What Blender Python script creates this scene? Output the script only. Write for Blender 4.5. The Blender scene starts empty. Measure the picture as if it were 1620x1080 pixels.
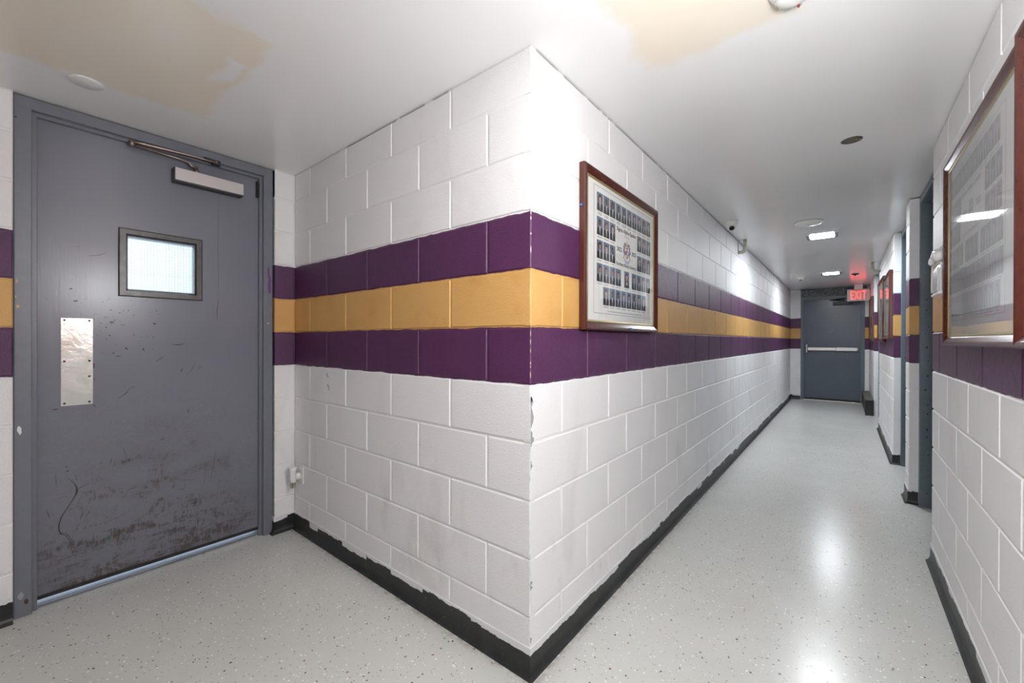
import bpy, math, random
from mathutils import Vector, Matrix
random.seed(7)
S = bpy.context.scene
COL = S.collection
R = math.radians

# ------------------------------------------------------------------ key measures (metres)
h = .2032                 # one block course
BL = .4064                # block length
H = 2.2026                # ceiling height
xc, yc = -.8496, 1.1586   # the outside corner
xL = -2.6786              # wall with the near door
xr = .3666                # right hallway wall
yE = yc + 22 * BL         # end of the hallway
yR = -1.7                 # wall behind the camera

# ------------------------------------------------------------------ camera
f_px = 652.479
a, b, c = R(38.8359), R(.1146), R(.1301)
fw = Vector((-math.sin(a) * math.cos(b), math.cos(a) * math.cos(b), -math.sin(b)))
rt = Vector((math.cos(a), math.sin(a), 0)); up = rt.cross(fw)
r2 = rt * math.cos(c) + up * math.sin(c); u2 = -rt * math.sin(c) + up * math.cos(c)
cd = bpy.data.cameras.new('camera'); cam = bpy.data.objects.new('camera', cd); COL.objects.link(cam)
cd.sensor_fit = 'HORIZONTAL'; cd.sensor_width = 36; cd.lens = f_px / 1620 * 36; cd.clip_start = .02
cd.shift_y = -.6 / 1620
M4 = Matrix((r2, u2, -fw)).transposed().to_4x4(); M4.translation = (0, 0, 1.1718)
cam.matrix_world = M4
S.camera = cam

# ------------------------------------------------------------------ world, exposure
w = bpy.data.worlds.new('world'); S.world = w; w.use_nodes = True
w.node_tree.nodes['Background'].inputs[0].default_value = (.75, .85, 1, 1)
w.node_tree.nodes['Background'].inputs[1].default_value = .02
S.view_settings.view_transform = 'Standard'; S.view_settings.look = 'None'
S.view_settings.gamma = 1; S.view_settings.use_curve_mapping = False
S.view_settings.exposure = 0.0
HALL_LAMP = 190.0          # emission of the two lit hallway fixtures
NEAR_LAMP = 192.0          # emission of the fixture above the camera
ALCOVE_LAMP = 18.0         # emission of the fixture above the alcove
EXIT_GLOW = 9.0
VESTIBULE = 56.0         # watts of the lamp behind the near door
try:
    S.cycles.use_denoising = True; S.cycles.use_adaptive_sampling = False; S.cycles.max_bounces = 10; S.cycles.diffuse_bounces = 6
    S.cycles.sample_clamp_indirect = 6; S.cycles.caustics_reflective = False; S.cycles.caustics_refractive = False
except Exception:
    pass

# ------------------------------------------------------------------ materials
def s2l(r, g, b_):
    f = lambda v: (v / 255 / 12.92) if v <= 10.3 else ((v / 255 + .055) / 1.055) ** 2.4
    return (f(r), f(g), f(b_), 1)

class N:
    """small node-graph writer"""
    def __init__(s, name):
        s.m = bpy.data.materials.new(name); s.m.use_nodes = True
        s.t = s.m.node_tree; s.n = s.t.nodes; s.p = s.n['Principled BSDF']; s.out = s.n['Material Output']
    def L(s, o, i): s.t.links.new(o, i)
    def node(s, ty, **kw):
        d = s.n.new(ty)
        for k, v in kw.items(): setattr(d, k, v)
        return d
    def setin(s, d, i, v):
        if hasattr(v, 'is_output'): s.L(v, d.inputs[i])
        else: d.inputs[i].default_value = v
    def pos(s): return s.node('ShaderNodeNewGeometry').outputs['Position']
    def objc(s): return s.node('ShaderNodeTexCoord').outputs['Object']
    def math(s, op, x, y=0.0, z=0.0):
        d = s.node('ShaderNodeMath', operation=op)
        s.setin(d, 0, x); s.setin(d, 1, y); s.setin(d, 2, z); return d.outputs[0]
    def sep(s, v):
        d = s.node('ShaderNodeSeparateXYZ'); s.L(v, d.inputs[0]); return d.outputs
    def scale(s, v, sc):
        d = s.node('ShaderNodeVectorMath', operation='MULTIPLY'); s.L(v, d.inputs[0]); d.inputs[1].default_value = sc; return d.outputs[0]
    def noise(s, v, sc, det=2.0, rough=.5, dist=0.0, col=False):
        d = s.node('ShaderNodeTexNoise'); s.L(v, d.inputs['Vector'])
        d.inputs['Scale'].default_value = sc; d.inputs['Detail'].default_value = det
        d.inputs['Roughness'].default_value = rough; d.inputs['Distortion'].default_value = dist
        return d.outputs['Color' if col else 'Fac']
    def vor(s, v, sc, feat='F1', rnd=1.0):
        d = s.node('ShaderNodeTexVoronoi', feature=feat); s.L(v, d.inputs['Vector'])
        d.inputs['Scale'].default_value = sc; d.inputs['Randomness'].default_value = rnd; return d.outputs
    def ramp(s, x, lo, hi):
        d = s.node('ShaderNodeMapRange'); d.clamp = True
        s.setin(d, 0, x); d.inputs[1].default_value = lo; d.inputs[2].default_value = hi; return d.outputs[0]
    def mix(s, fac, c1, c2):
        d = s.node('ShaderNodeMix', data_type='RGBA')
        s.setin(d, 0, fac); s.setin(d, 6, c1); s.setin(d, 7, c2); return d.outputs[2]
    def bump(s, hgt, strength=.2, dist=.002, prev=None):
        d = s.node('ShaderNodeBump'); s.L(hgt, d.inputs['Height'])
        d.inputs['Strength'].default_value = strength; d.inputs['Distance'].default_value = dist
        if prev is not None: s.L(prev, d.inputs['Normal'])
        return d.outputs[0]
    def fin(s, col=None, rough=None, bump=None, metal=None, spec=None):
        for k, v in (('Base Color', col), ('Roughness', rough), ('Normal', bump), ('Metallic', metal), ('Specular IOR Level', spec)):
            if v is not None: s.setin(s.p, k, v)
        return s.m

def plain(name, col, rough=.5, metal=0, spec=.5, wear=.0):
    g = N(name); p = g.objc()
    nz = g.noise(p, 35, 3)
    cc = g.mix(g.math('MULTIPLY', g.ramp(nz, .35, .75), wear), col, tuple(x * .55 for x in col[:3]) + (1,))
    return g.fin(cc if wear else col, g.math('ADD', rough - .05, g.math('MULTIPLY', nz, .1)), None, metal, spec)

WHITE = s2l(237, 236, 237); PURPLE = s2l(80, 37, 78); GOLD = s2l(208, 162, 96)

def wall_paint():
    g = N('painted_block'); p = g.pos(); x, y, z = g.sep(p)
    edge = g.math('MULTIPLY', g.math('SUBTRACT', g.noise(p, 14, 3), .5), .014)
    zz = g.math('ADD', z, edge)
    gt = lambda v: g.math('GREATER_THAN', zz, v)
    isp = g.math('SUBTRACT', gt(5 * h - .001), gt(8 * h - .001))
    isg = g.math('SUBTRACT', gt(6 * h), gt(7 * h + .001))
    # scuffs and grime on the white part, denser low on the wall
    lowz = g.ramp(z, 1.0, .1)
    st = g.noise(g.scale(p, (1, 1, .45)), 3.2, 5, .65, .6)
    grime = g.math('MULTIPLY', g.ramp(st, .56, .82), g.math('ADD', .12, g.math('MULTIPLY', lowz, .33)))
    spots = g.math('MULTIPLY', g.ramp(g.noise(g.scale(p, (1, 1, .5)), 11, 4, .7), .66, .76), g.math('MULTIPLY', lowz, .3))
    dirt = g.math('MINIMUM', g.math('ADD', grime, spots), .6)
    rnd = g.node('ShaderNodeObjectInfo').outputs['Random']
    wcol = g.mix(g.math('MULTIPLY', rnd, .16), WHITE, s2l(214, 213, 212))
    wcol = g.mix(dirt, wcol, s2l(142, 130, 118))
    pcol = g.mix(g.ramp(g.noise(p, 7, 4, .6), .45, .8), PURPLE, s2l(72, 33, 71))
    gcol = g.mix(g.ramp(g.noise(p, 9, 4, .6), .5, .8), GOLD, s2l(198, 148, 80))
    # fine light nicks in the coloured bands
    nick = g.ramp(g.noise(g.scale(p, (1, 1, .35)), 60, 2, .6), .77, .79)
    pcol = g.mix(g.math('MULTIPLY', nick, .35), pcol, s2l(170, 140, 170))
    col = g.mix(isp, wcol, pcol); col = g.mix(isg, col, gcol)
    rough = g.math('ADD', .40, g.math('MULTIPLY', g.noise(p, 30, 2), .14))
    rough = g.math('SUBTRACT', rough, g.math('MULTIPLY', isp, .08))
    b1 = g.bump(g.noise(p, 170, 3, .65), .6, .004)
    b2 = g.bump(g.noise(p, 60, 2, .5), .15, .003, b1)
    return g.fin(col, rough, b2, None, .5)
WALL = wall_paint()

def baseboard_mat():
    g = N('cove_base_rubber'); p = g.pos(); x, y, z = g.sep(p)
    flat = g.scale(p, (1, 1, 0))
    cell = g.sep(g.vor(flat, 4.6)[1])[0]
    step = g.math('MULTIPLY', g.math('POWER', cell, 2.6), .036)
    wob = g.math('MULTIPLY', g.noise(p, 13, 4, .65), .034)
    thr = g.math('SUBTRACT', .1095, g.math('ADD', step, wob))
    wh = g.math('GREATER_THAN', z, thr)
    fl = g.math('MULTIPLY', g.ramp(g.noise(p, 75, 2, .6), .70, .72), .5)
    blk = g.mix(g.ramp(g.noise(p, 8, 4, .6), .4, .75), s2l(27, 29, 30), s2l(48, 49, 50))
    blk = g.mix(fl, blk, s2l(110, 118, 120))
    col = g.mix(wh, blk, s2l(222, 223, 224))
    return g.fin(col, .42, g.bump(g.noise(p, 60, 3), .25, .002))
BASE = baseboard_mat()

def floor_mat():
    g = N('speckled_epoxy_floor'); p = g.pos(); x, y, z = g.sep(p)
    warp = g.node('ShaderNodeVectorMath', operation='MULTIPLY_ADD')
    g.L(g.noise(p, 160, 2, .5, 0, True), warp.inputs[0]); warp.inputs[1].default_value = (.009, .009, 0); g.L(p, warp.inputs[2])
    wp = g.scale(warp.outputs[0], (1, 1, 0))
    base = g.mix(g.ramp(g.noise(p, 2.2, 4, .6), .35, .7), s2l(202, 203, 198), s2l(209, 210, 205))
    base = g.mix(g.math('MULTIPLY', g.ramp(g.noise(p, 14, 4, .7), .58, .85), .2), base, s2l(186, 180, 168))
    def chips(sc, thr_lo, size, col, base, off, alpha=1.0):
        sh = g.node('ShaderNodeVectorMath', operation='ADD'); g.L(wp, sh.inputs[0]); sh.inputs[1].default_value = (off, off * .7, 0)
        v = g.vor(sh.outputs[0], sc); r_ = g.sep(v[1])
        on = g.math('MULTIPLY', g.math('GREATER_THAN', r_[0], thr_lo), g.math('LESS_THAN', v[0], g.math('MULTIPLY', size, g.math('ADD', .35, r_[1]))))
        return g.mix(g.math('MULTIPLY', on, alpha), base, col)
    base = chips(100, .84, .27, s2l(248, 248, 244), base, 0.0, .95)
    base = chips(130, .88, .30, s2l(150, 150, 145), base, 3.1, .7)
    base = chips(104, .925, .26, s2l(52, 53, 52), base, 7.7, .92)
    base = chips(86, .965, .25, s2l(40, 40, 40), base, 1.9, .95)
    base = chips(70, .982, .26, s2l(158, 112, 70), base, 5.3, .9)
    # rusty dirt line that follows the foot of the walls
    dx = g.math('ABSOLUTE', g.math('SUBTRACT', x, xc + .028)); dy = g.math('ABSOLUTE', g.math('SUBTRACT', y, yc - .028))
    la = g.math('MULTIPLY', g.ramp(dx, .022, 0), g.math('GREATER_THAN', y, yc - .03))
    lb = g.math('MULTIPLY', g.ramp(dy, .022, 0), g.math('LESS_THAN', x, xc + .03))
    ln = g.math('MULTIPLY', g.math('MAXIMUM', la, lb), g.ramp(g.noise(p, 22, 4, .7), .42, .62))
    base = g.mix(g.math('MULTIPLY', ln, .55), base, s2l(120, 84, 55))
    rough = .25
    b1 = g.bump(g.noise(p, 5, 2), .12, .01)
    return g.fin(base, rough, b1, None, .4)
FLOOR = floor_mat()

def ceiling_mat():
    g = N('ceiling_paint'); p = g.pos(); x, y, z = g.sep(p)
    n1 = g.math('MULTIPLY', g.math('SUBTRACT', g.noise(p, 5, 4, .6), .5), .22)
    n2 = g.math('MULTIPLY', g.math('SUBTRACT', g.noise(g.scale(p, (1, 1, 1)), 4.1, 4, .6), .5), .22)
    xx = g.math('ADD', x, n1); yy = g.math('ADD', y, n2)
    def box(x0, x1, y0, y1, soft=.03):
        m1 = g.math('MULTIPLY', g.ramp(xx, x0 - soft, x0 + soft), g.ramp(xx, x1 + soft, x1 - soft))
        m2 = g.math('MULTIPLY', g.ramp(yy, y0 - soft, y0 + soft), g.ramp(yy, y1 + soft, y1 - soft))
        return g.math('MULTIPLY', m1, m2)
    st = g.math('MAXIMUM', box(-2.33, -1.55, -.9, .60, .022), box(-.58, -.12, .9, 1.56, .03))
    hole = box(-1.93, -1.74, .515, .575, .012)
    st = g.math('MULTIPLY', st, g.math('SUBTRACT', 1.0, hole))
    st = g.math('MULTIPLY', st, g.math('ADD', .55, g.math('MULTIPLY', g.noise(p, 3, 3), .5)))
    base = g.mix(g.ramp(g.noise(p, 1.6, 3), .35, .7), s2l(236, 236, 236), s2l(240, 240, 240))
    col = g.mix(st, base, s2l(235, 224, 205))
    rough = .22
    return g.fin(col, rough, None, None, .45)
CEIL = ceiling_mat()

def door_paint(name, c1, c2, grime):
    g = N(name); p = g.objc(); x, y, z = g.sep(p)
    bc = g.mix(g.noise(p, 3, 2), c1, c2)
    low = g.ramp(z, .95, .08)
    sm = g.noise(g.scale(p, (1, 1, 2.2)), 5.5, 6, .72, .8)
    sk = g.noise(g.scale(p, (3.5, 3.5, 1)), 16, 5, .75, 1.2)
    cen = g.ramp(g.math('ABSOLUTE', g.math('SUBTRACT', x, .47)), .48, .1)
    gr = g.math('MULTIPLY', g.ramp(sm, .43, .70), g.ramp(sk, .38, .66))
    gr = g.math('MULTIPLY', g.math('MULTIPLY', gr, low), g.math('MULTIPLY', g.math('ADD', .45, cen), grime * 1.25))
    foot = g.math('MULTIPLY', g.ramp(z, .30, .05), g.ramp(g.noise(g.scale(p, (1, 1, 5)), 14, 5, .75), .42, .66))
    gr = g.math('MINIMUM', g.math('ADD', gr, g.math('MULTIPLY', foot, grime * .35)), .85)
    col = g.mix(gr, bc, s2l(66, 58, 51))
    nick = g.math('MULTIPLY', g.ramp(g.noise(g.scale(p, (1, 1, 1.6)), 38, 3, .7), .735, .745), grime * .9)
    mid = g.math('MULTIPLY', g.ramp(z, .55, .9), g.ramp(z, 1.75, 1.3))
    col = g.mix(g.math('MULTIPLY', nick, mid), col, s2l(78, 50, 36))
    rough = .25
    rough = g.math('ADD', rough, g.math('MULTIPLY', gr, .25))
    b1 = g.bump(g.noise(g.scale(p, (1, 1, .12)), 120, 2, .6), .16, .0012)
    b2 = g.bump(g.noise(p, 9, 3), .10, .003, b1)
    return g.fin(col, rough, b2, None, .38)
DOOR = door_paint('grey_door_paint', s2l(112, 114, 125), s2l(120, 122, 132), 1.5)
DOOR_END = door_paint('dimmed_door_paint', s2l(92, 101, 112), s2l(84, 93, 104), .15)  # door grey with the hall's dim bluish light put into the colour
JAMB = plain('grey_frame_paint', s2l(112, 115, 125), .35, wear=.2)
JAMB_BLUE = plain('blue_grey_frame_paint', s2l(100, 112, 122), .38, wear=.3)
STEEL = N('brushed_steel'); _p = STEEL.objc()
STEEL = STEEL.fin(s2l(196, 194, 190), STEEL.math('ADD', .13, STEEL.math('MULTIPLY', STEEL.noise(_p, 18, 3), .12)),
                  STEEL.bump(STEEL.noise(_p, 22, 3, .6), .25, .004), 1.0)
ALU = plain('brushed_aluminium', s2l(205, 198, 196), .38, 1.0, wear=.08)
ALU_COVER = plain('aluminium_paint', s2l(198, 192, 192), .4, .35)
VISION = plain('bare_steel_trim', s2l(74, 70, 70), .33, .5, wear=.6)
BRONZE = plain('tarnished_steel_arm', s2l(150, 132, 124), .35, .9, wear=.3)
DARK = plain('dark_grey_metal', s2l(52, 52, 56), .4)
BLACK = plain('black_plastic', s2l(18, 18, 19), .4)
WPLASTIC = plain('white_plastic', s2l(232, 232, 230), .3)
IVORY = plain('ivory_plastic', s2l(222, 220, 206), .38)
BEIGE = plain('beige_conduit_paint', s2l(176, 174, 160), .4)
CAULK = plain('ceiling_caulk', s2l(216, 214, 212), .6)
MAHOG = N('mahogany_varnish'); _p = MAHOG.objc()
MAHOG = MAHOG.fin(MAHOG.mix(MAHOG.noise(MAHOG.scale(_p, (3, 14, 3)), 9, 4, .65), s2l(52, 20, 16), s2l(92, 39, 27)),
                  .26, None, None, .6)
GILT = plain('gilt_fillet', s2l(168, 150, 104), .35, .6)
PAPER = plain('print_paper', s2l(244, 244, 240), .6)
INK = plain('black_ink', s2l(40, 40, 44), .6)
GREYINK = plain('grey_ink', s2l(140, 140, 144), .6)
BLUEINK = plain('blue_ink', s2l(52, 88, 170), .6)
GOLDINK = plain('gold_ink', s2l(206, 160, 70), .6)
REDINK = plain('orange_red_ink', s2l(206, 96, 50), .6)
BACKDROP = N('portrait_backdrop'); _p = BACKDROP.pos()
BACKDROP = BACKDROP.fin(BACKDROP.mix(BACKDROP.noise(_p, 40, 2), s2l(82, 98, 120), s2l(130, 146, 166)), .6)
SUIT = plain('portrait_suit', s2l(36, 38, 44), .6)
SHIRT = plain('portrait_shirt', s2l(214, 214, 216), .6)
TIE = plain('portrait_tie', s2l(120, 108, 82), .6)
SKINS = [plain('portrait_skin_' + n, s2l(*q), .6) for n, q in (('fair', (214, 164, 140)), ('tan', (186, 130, 100)), ('brown', (120, 78, 58)))]
HAIRS = [plain('portrait_hair_' + n, s2l(*q), .6) for n, q in (('black', (30, 26, 26)), ('brown', (70, 50, 38)))]
PINBLUE = plain('blue_pin', s2l(40, 120, 190), .3)
LINTEL = N('mottled_steel'); _p = LINTEL.objc()
LINTEL = LINTEL.fin(LINTEL.mix(LINTEL.ramp(LINTEL.noise(_p, 30, 5, .8), .45, .7), s2l(66, 68, 70), s2l(150, 152, 152)), .45,
                    LINTEL.bump(LINTEL.noise(_p, 45, 4, .7), .6, .006), .5)
MARK = plain('dark_scuff', s2l(38, 36, 38), .6)
RUST = plain('rust_scuff', s2l(66, 48, 39), .7)
PURPLEMARK = plain('purple_smear', s2l(104, 52, 118), .5)
CHIP = plain('chipped_white', s2l(226, 226, 226), .6)
CHIPGREY = plain('bare_block_grey', s2l(150, 154, 158), .7)
BLUEMARK = plain('faded_blue_marker', s2l(165, 190, 205), .6)
HEATER = plain('heater_enamel', s2l(96, 92, 88), .45, wear=.6)

def glass(name, fac=.0, tint=(1, 1, 1, 1), haze=.0):
    g = N(name); g.n.remove(g.p)
    tr = g.node('ShaderNodeBsdfTransparent'); tr.inputs[0].default_value = tint
    gl = g.node('ShaderNodeBsdfGlossy'); gl.inputs['Roughness'].default_value = .03 + fac
    lw = g.node('ShaderNodeLayerWeight'); lw.inputs[0].default_value = .5
    fz = g.math('MULTIPLY_ADD', g.math('POWER', lw.outputs['Facing'], 5.0), .95, .045)
    mx = g.node('ShaderNodeMixShader'); g.L(fz, mx.inputs[0]); g.L(tr.outputs[0], mx.inputs[1]); g.L(gl.outputs[0], mx.inputs[2])
    res = mx.outputs[0]
    if haze:
        df = g.node('ShaderNodeBsdfDiffuse'); df.inputs[0].default_value = (.86, .88, .9, 1)
        m2 = g.node('ShaderNodeMixShader'); m2.inputs[0].default_value = haze; g.L(res, m2.inputs[1]); g.L(df.outputs[0], m2.inputs[2]); res = m2.outputs[0]
    g.L(res, g.out.inputs[0]); return g.m
GLASS = glass('picture_glass'); HAZY = glass('hazy_picture_glass', haze=.13); PANE = glass('door_glass', 0, (.93, .98, .97, 1)); CLEAR = glass('clear_acrylic', .06)  # white haze mixed into the right-wall panes to brighten their prints

def glow(name, col, strength):
    g = N(name); g.n.remove(g.p); e = g.node('ShaderNodeEmission')
    e.inputs[0].default_value = col; e.inputs[1].default_value = strength
    g.L(e.outputs[0], g.out.inputs[0]); return g.m
LAMP = glow('lit_diffuser', (.89, .95, 1, 1), HALL_LAMP)
LAMP_ALCOVE = glow('lit_diffuser_alcove', (1, .98, .96, 1), ALCOVE_LAMP)
LAMP_NEAR = glow('lit_diffuser_near', (.985, .99, 1, 1), NEAR_LAMP)
REDLED = glow('red_led_letters', (1, .022, .017, 1), EXIT_GLOW)

# ------------------------------------------------------------------ mesh helpers
class M:
    def __init__(s): s.v = []; s.f = []; s.mi = []; s.sm = []
    def add(s, vs, fs, mi=0, smooth=False):
        o = len(s.v); s.v += [tuple(q) for q in vs]
        for f in fs: s.f.append(tuple(o + i for i in f)); s.mi.append(mi); s.sm.append(smooth)
    def box(s, x0, x1, y0, y1, z0, z1, mi=0, bev=0):
        if bev <= 0:
            vs = [(x, y, z) for x in (x0, x1) for y in (y0, y1) for z in (z0, z1)]
            s.add(vs, [(0, 1, 3, 2), (4, 6, 7, 5), (0, 4, 5, 1), (2, 3, 7, 6), (0, 2, 6, 4), (1, 5, 7, 3)], mi); return
        import bmesh
        bm = bmesh.new(); bmesh.ops.create_cube(bm, size=1)
        for v in bm.verts:
            v.co = ((x0 + x1) / 2 + v.co.x * (x1 - x0), (y0 + y1) / 2 + v.co.y * (y1 - y0), (z0 + z1) / 2 + v.co.z * (z1 - z0))
        bmesh.ops.bevel(bm, geom=bm.edges[:], offset=bev, segments=2, affect='EDGES', profile=.5)
        bm.verts.index_update()
        s.add([v.co[:] for v in bm.verts], [[v.index for v in f.verts] for f in bm.faces], mi); bm.free()
    def poly(s, pts, mi=0): s.add(pts, [tuple(range(len(pts)))], mi)
    def ring(s, rings, closed_profile=True, caps=True, mi=0, smooth=True, loop=False):
        n = len(rings[0]); o = len(s.v); s.v += [tuple(q) for r_ in rings for q in r_]
        k = len(rings)
        for i in range(k if loop else k - 1):
            j = (i + 1) % k
            for q in range(n if closed_profile else n - 1):
                q2 = (q + 1) % n
                s.f.append((o + i * n + q, o + i * n + q2, o + j * n + q2, o + j * n + q)); s.mi.append(mi); s.sm.append(smooth)
        if caps and not loop and closed_profile:
            s.f.append(tuple(o + q for q in range(n))[::-1]); s.f.append(tuple(o + (k - 1) * n + q for q in range(n))); s.mi += [mi, mi]; s.sm += [False, False]
    def tube(s, pts, r, n=10, mi=0, smooth=True):
        pts = [Vector(p) for p in pts]; rs = r if isinstance(r, (list, tuple)) else [r] * len(pts)
        rings = []; ref = None
        for i, p in enumerate(pts):
            t = (pts[min(i + 1, len(pts) - 1)] - pts[max(i - 1, 0)]).normalized()
            if ref is None: ref = Vector((0, 0, 1)) if abs(t.z) < .9 else Vector((1, 0, 0))
            u = t.cross(ref).normalized(); v = u.cross(t).normalized(); ref = v
            rings.append([p + u * rs[i] * math.cos(2 * math.pi * q / n) + v * rs[i] * math.sin(2 * math.pi * q / n) for q in range(n)])
        s.ring(rings, True, True, mi, smooth)
    def lathe(s, prof, n=24, org=(0, 0, 0), ax=(0, 0, 1), mi=0, smooth=True):
        """prof: (radius, distance along ax)"""
        ax = Vector(ax).normalized(); ref = Vector((0, 0, 1)) if abs(ax.z) < .9 else Vector((1, 0, 0))
        u = ax.cross(ref).normalized(); v = ax.cross(u); o = Vector(org)
        rings = [[o + ax * d + (u * math.cos(2 * math.pi * q / n) + v * math.sin(2 * math.pi * q / n)) * max(r_, 1e-5) for q in range(n)] for r_, d in prof]
        s.ring(rings, True, True, mi, smooth)
    def obj(s, name, mats, parent=None, loc=None):
        me = bpy.data.meshes.new(name); me.from_pydata(s.v, [], s.f)
        for m_ in (mats if isinstance(mats, (list, tuple)) else [mats]): me.materials.append(m_)
        me.polygons.foreach_set('material_index', s.mi); me.polygons.foreach_set('use_smooth', s.sm); me.update()
        import bmesh
        bm = bmesh.new(); bm.from_mesh(me); bmesh.ops.recalc_face_normals(bm, faces=bm.faces[:]); bm.to_mesh(me); bm.free()
        o = bpy.data.objects.new(name, me); COL.objects.link(o)
        if parent is not None: o.parent = parent
        if loc is not None: o.location = loc
        return o

def empty(name, loc, rz=0, label=None, cat=None, group=None, kind=None):
    o = bpy.data.objects.new(name, None); COL.objects.link(o); o.location = loc; o.rotation_euler = (0, 0, rz)
    o.empty_display_size = .05
    return tag(o, label, cat, group, kind)
def tag(o, label=None, cat=None, group=None, kind=None):
    for k, v in (('label', label), ('category', cat), ('group', group), ('kind', kind)):
        if v: o[k] = v
    return o
def inst(me, name, parent, loc, rz=0):
    o = bpy.data.objects.new(name, me); COL.objects.link(o); o.parent = parent; o.location = loc; o.rotation_euler = (0, 0, rz); return o

def sweep(pts, closed, prof, to3, name, mats, parent, names=None, mi=None):
    """mitred moulding: pts in a plane, prof = [(inward, out)]; to3(p, q, out) -> xyz; one object for each side"""
    n = len(pts); pts = [Vector(p) for p in pts]; rings = []
    area = sum(pts[i].x * pts[(i + 1) % n].y - pts[(i + 1) % n].x * pts[i].y for i in range(n))
    sg = 1 if area > 0 else -1
    for i in range(n):
        def nrm(p, q):
            d = (q - p).normalized(); return Vector((-d.y, d.x)) * sg
        ns = []
        if closed or i > 0: ns.append(nrm(pts[i - 1], pts[i]))
        if closed or i < n - 1: ns.append(nrm(pts[i], pts[(i + 1) % n]))
        if len(ns) == 2:
            m_ = ns[0] + ns[1]; m_ = m_ / (1 + ns[0].dot(ns[1]))
        else: m_ = ns[0]
        rings.append([to3(pts[i].x + m_.x * inn, pts[i].y + m_.y * inn, out) for inn, out in prof])
    res = []
    for i in range(n if closed else n - 1):
        g = M(); g.ring([rings[i], rings[(i + 1) % n]], True, True, 0, False)
        res.append(g.obj(names[i] if names else name, mats, parent))
    return res

# ------------------------------------------------------------------ block laying
_bm = {}
def block_mesh(w_, hh, d_):
    k = (round(w_, 4), round(hh, 4), round(d_, 4))
    if k in _bm: return _bm[k]
    cz = .0035; yb = 0.0042; g = M()
    fr = [(cz, 0, cz), (w_ - cz, 0, cz), (w_ - cz, 0, hh - cz), (cz, 0, hh - cz)]
    md = [(0, yb, 0), (w_, yb, 0), (w_, yb, hh), (0, yb, hh)]
    bk = [(0, d_, 0), (w_, d_, 0), (w_, d_, hh), (0, d_, hh)]
    g.add(fr + md + bk, [(0, 1, 2, 3)] + [(4 + i, 4 + (i + 1) % 4, (i + 1) % 4, i) for i in range(4)]
          + [(8 + i, 8 + (i + 1) % 4, 4 + (i + 1) % 4, 4 + i) for i in range(4)] + [(11, 10, 9, 8)])
    o = g.obj('block', WALL); me = o.data; bpy.data.objects.remove(o); _bm[k] = me; return me

JT = .0085
def lay(parent, P0, rz, length, anchor_even, anchor_odd, depth=.03, end=(True, True), top=H - .007, half_min=.02):
    """blocks of a running bond; P0 = foot of the wall at the viewer's left; the wall face is local y=0"""
    ca, sa = math.cos(rz), math.sin(rz)
    for k in range(11):
        z0, z1 = k * h + JT / 2, min((k + 1) * h, top + JT / 2) - JT / 2
        an = anchor_even if k % 2 == 0 else anchor_odd
        cuts = []
        if an is not None:
            q = an - math.ceil(an / BL) * BL
            while q < length:
                if half_min < q < length - half_min: cuts.append(q)
                q += BL
        cuts = [0] + cuts + [length]
        for i in range(len(cuts) - 1):
            u0 = cuts[i] + (JT / 2 if i > 0 else (0 if end[0] else JT / 2))
            u1 = cuts[i + 1] - (JT / 2 if i < len(cuts) - 2 else (0 if end[1] else JT / 2))
            me = block_mesh(u1 - u0, z1 - z0, depth)
            dy = random.uniform(-.0004, .0004) if depth < .05 else 0
            inst(me, 'block', parent, (P0[0] + ca * u0 - sa * dy, P0[1] + sa * u0 + ca * dy, z0), rz)

MJ = .0042   # mortar lies this far behind the block faces
def slab(name, x0, x1, y0, y1, z0=0, z1=H - .007, mat=WALL, parent=None, kind=None):
    g = M(); g.box(x0, x1, y0, y1, z0, z1); o = g.obj(name, mat, parent)
    return tag(o, kind=kind)

# ------------------------------------------------------------------ floor and ceiling
g = M(); g.box(xL - .06, xr + .35, yR - .1, yE + .5, -.1, 0); floor = tag(g.obj('floor', FLOOR), kind='structure')
HOLE = (.028, 2.742, .042)
import bmesh
bm = bmesh.new()
outer = [bm.verts.new(q + (H,)) for q in ((xL - .15, yR - .1), (xr + .35, yR - .1), (xr + .35, yE + .3), (xL - .15, yE + .3))]
inner = [bm.verts.new((HOLE[0] + HOLE[2] * math.cos(R(22.5 + 45 * q)), HOLE[1] + HOLE[2] * math.sin(R(22.5 + 45 * q)), H)) for q in range(8)]
ed = [bm.edges.new((L_[i], L_[(i + 1) % len(L_)])) for L_ in (outer, inner) for i in range(len(L_))]
bmesh.ops.triangle_fill(bm, edges=ed, use_beauty=True)
for f in [f for f in bm.faces if all(v in inner for v in f.verts)]: bm.faces.remove(f)
for f in bm.faces:
    if f.normal.z > 0: f.normal_flip()
me = bpy.data.meshes.new('ceiling'); bm.to_mesh(me); bm.free(); me.materials.append(CEIL)
ceiling = bpy.data.objects.new('ceiling', me); COL.objects.link(ceiling); tag(ceiling, kind='structure')
g = M(); g.box(xL - .3, xr + .5, yR - .3, yE + .5, H + .12, H + .2); g.obj('roof_slab', CAULK, ceiling)

# ------------------------------------------------------------------ walls
PH = math.pi / 2
# wall_front: the face left of the corner (faces -Y)
wf = slab('wall_front', xL + .002, xc - MJ, yc + MJ, yc + .19, kind='structure')
lay(wf, (xL, yc), 0, xc - xL, xc - xL, xc - xL - BL / 2, end=(False, True))
# wall_middle: the long hallway wall right of the corner (faces +X)
wm = slab('wall_middle', xc - .19, xc - MJ, yc + .19, yE + .2, kind='structure')
lay(wm, (xc, yc), PH, yE - yc, BL / 2, 0, end=(True, False))
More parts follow.
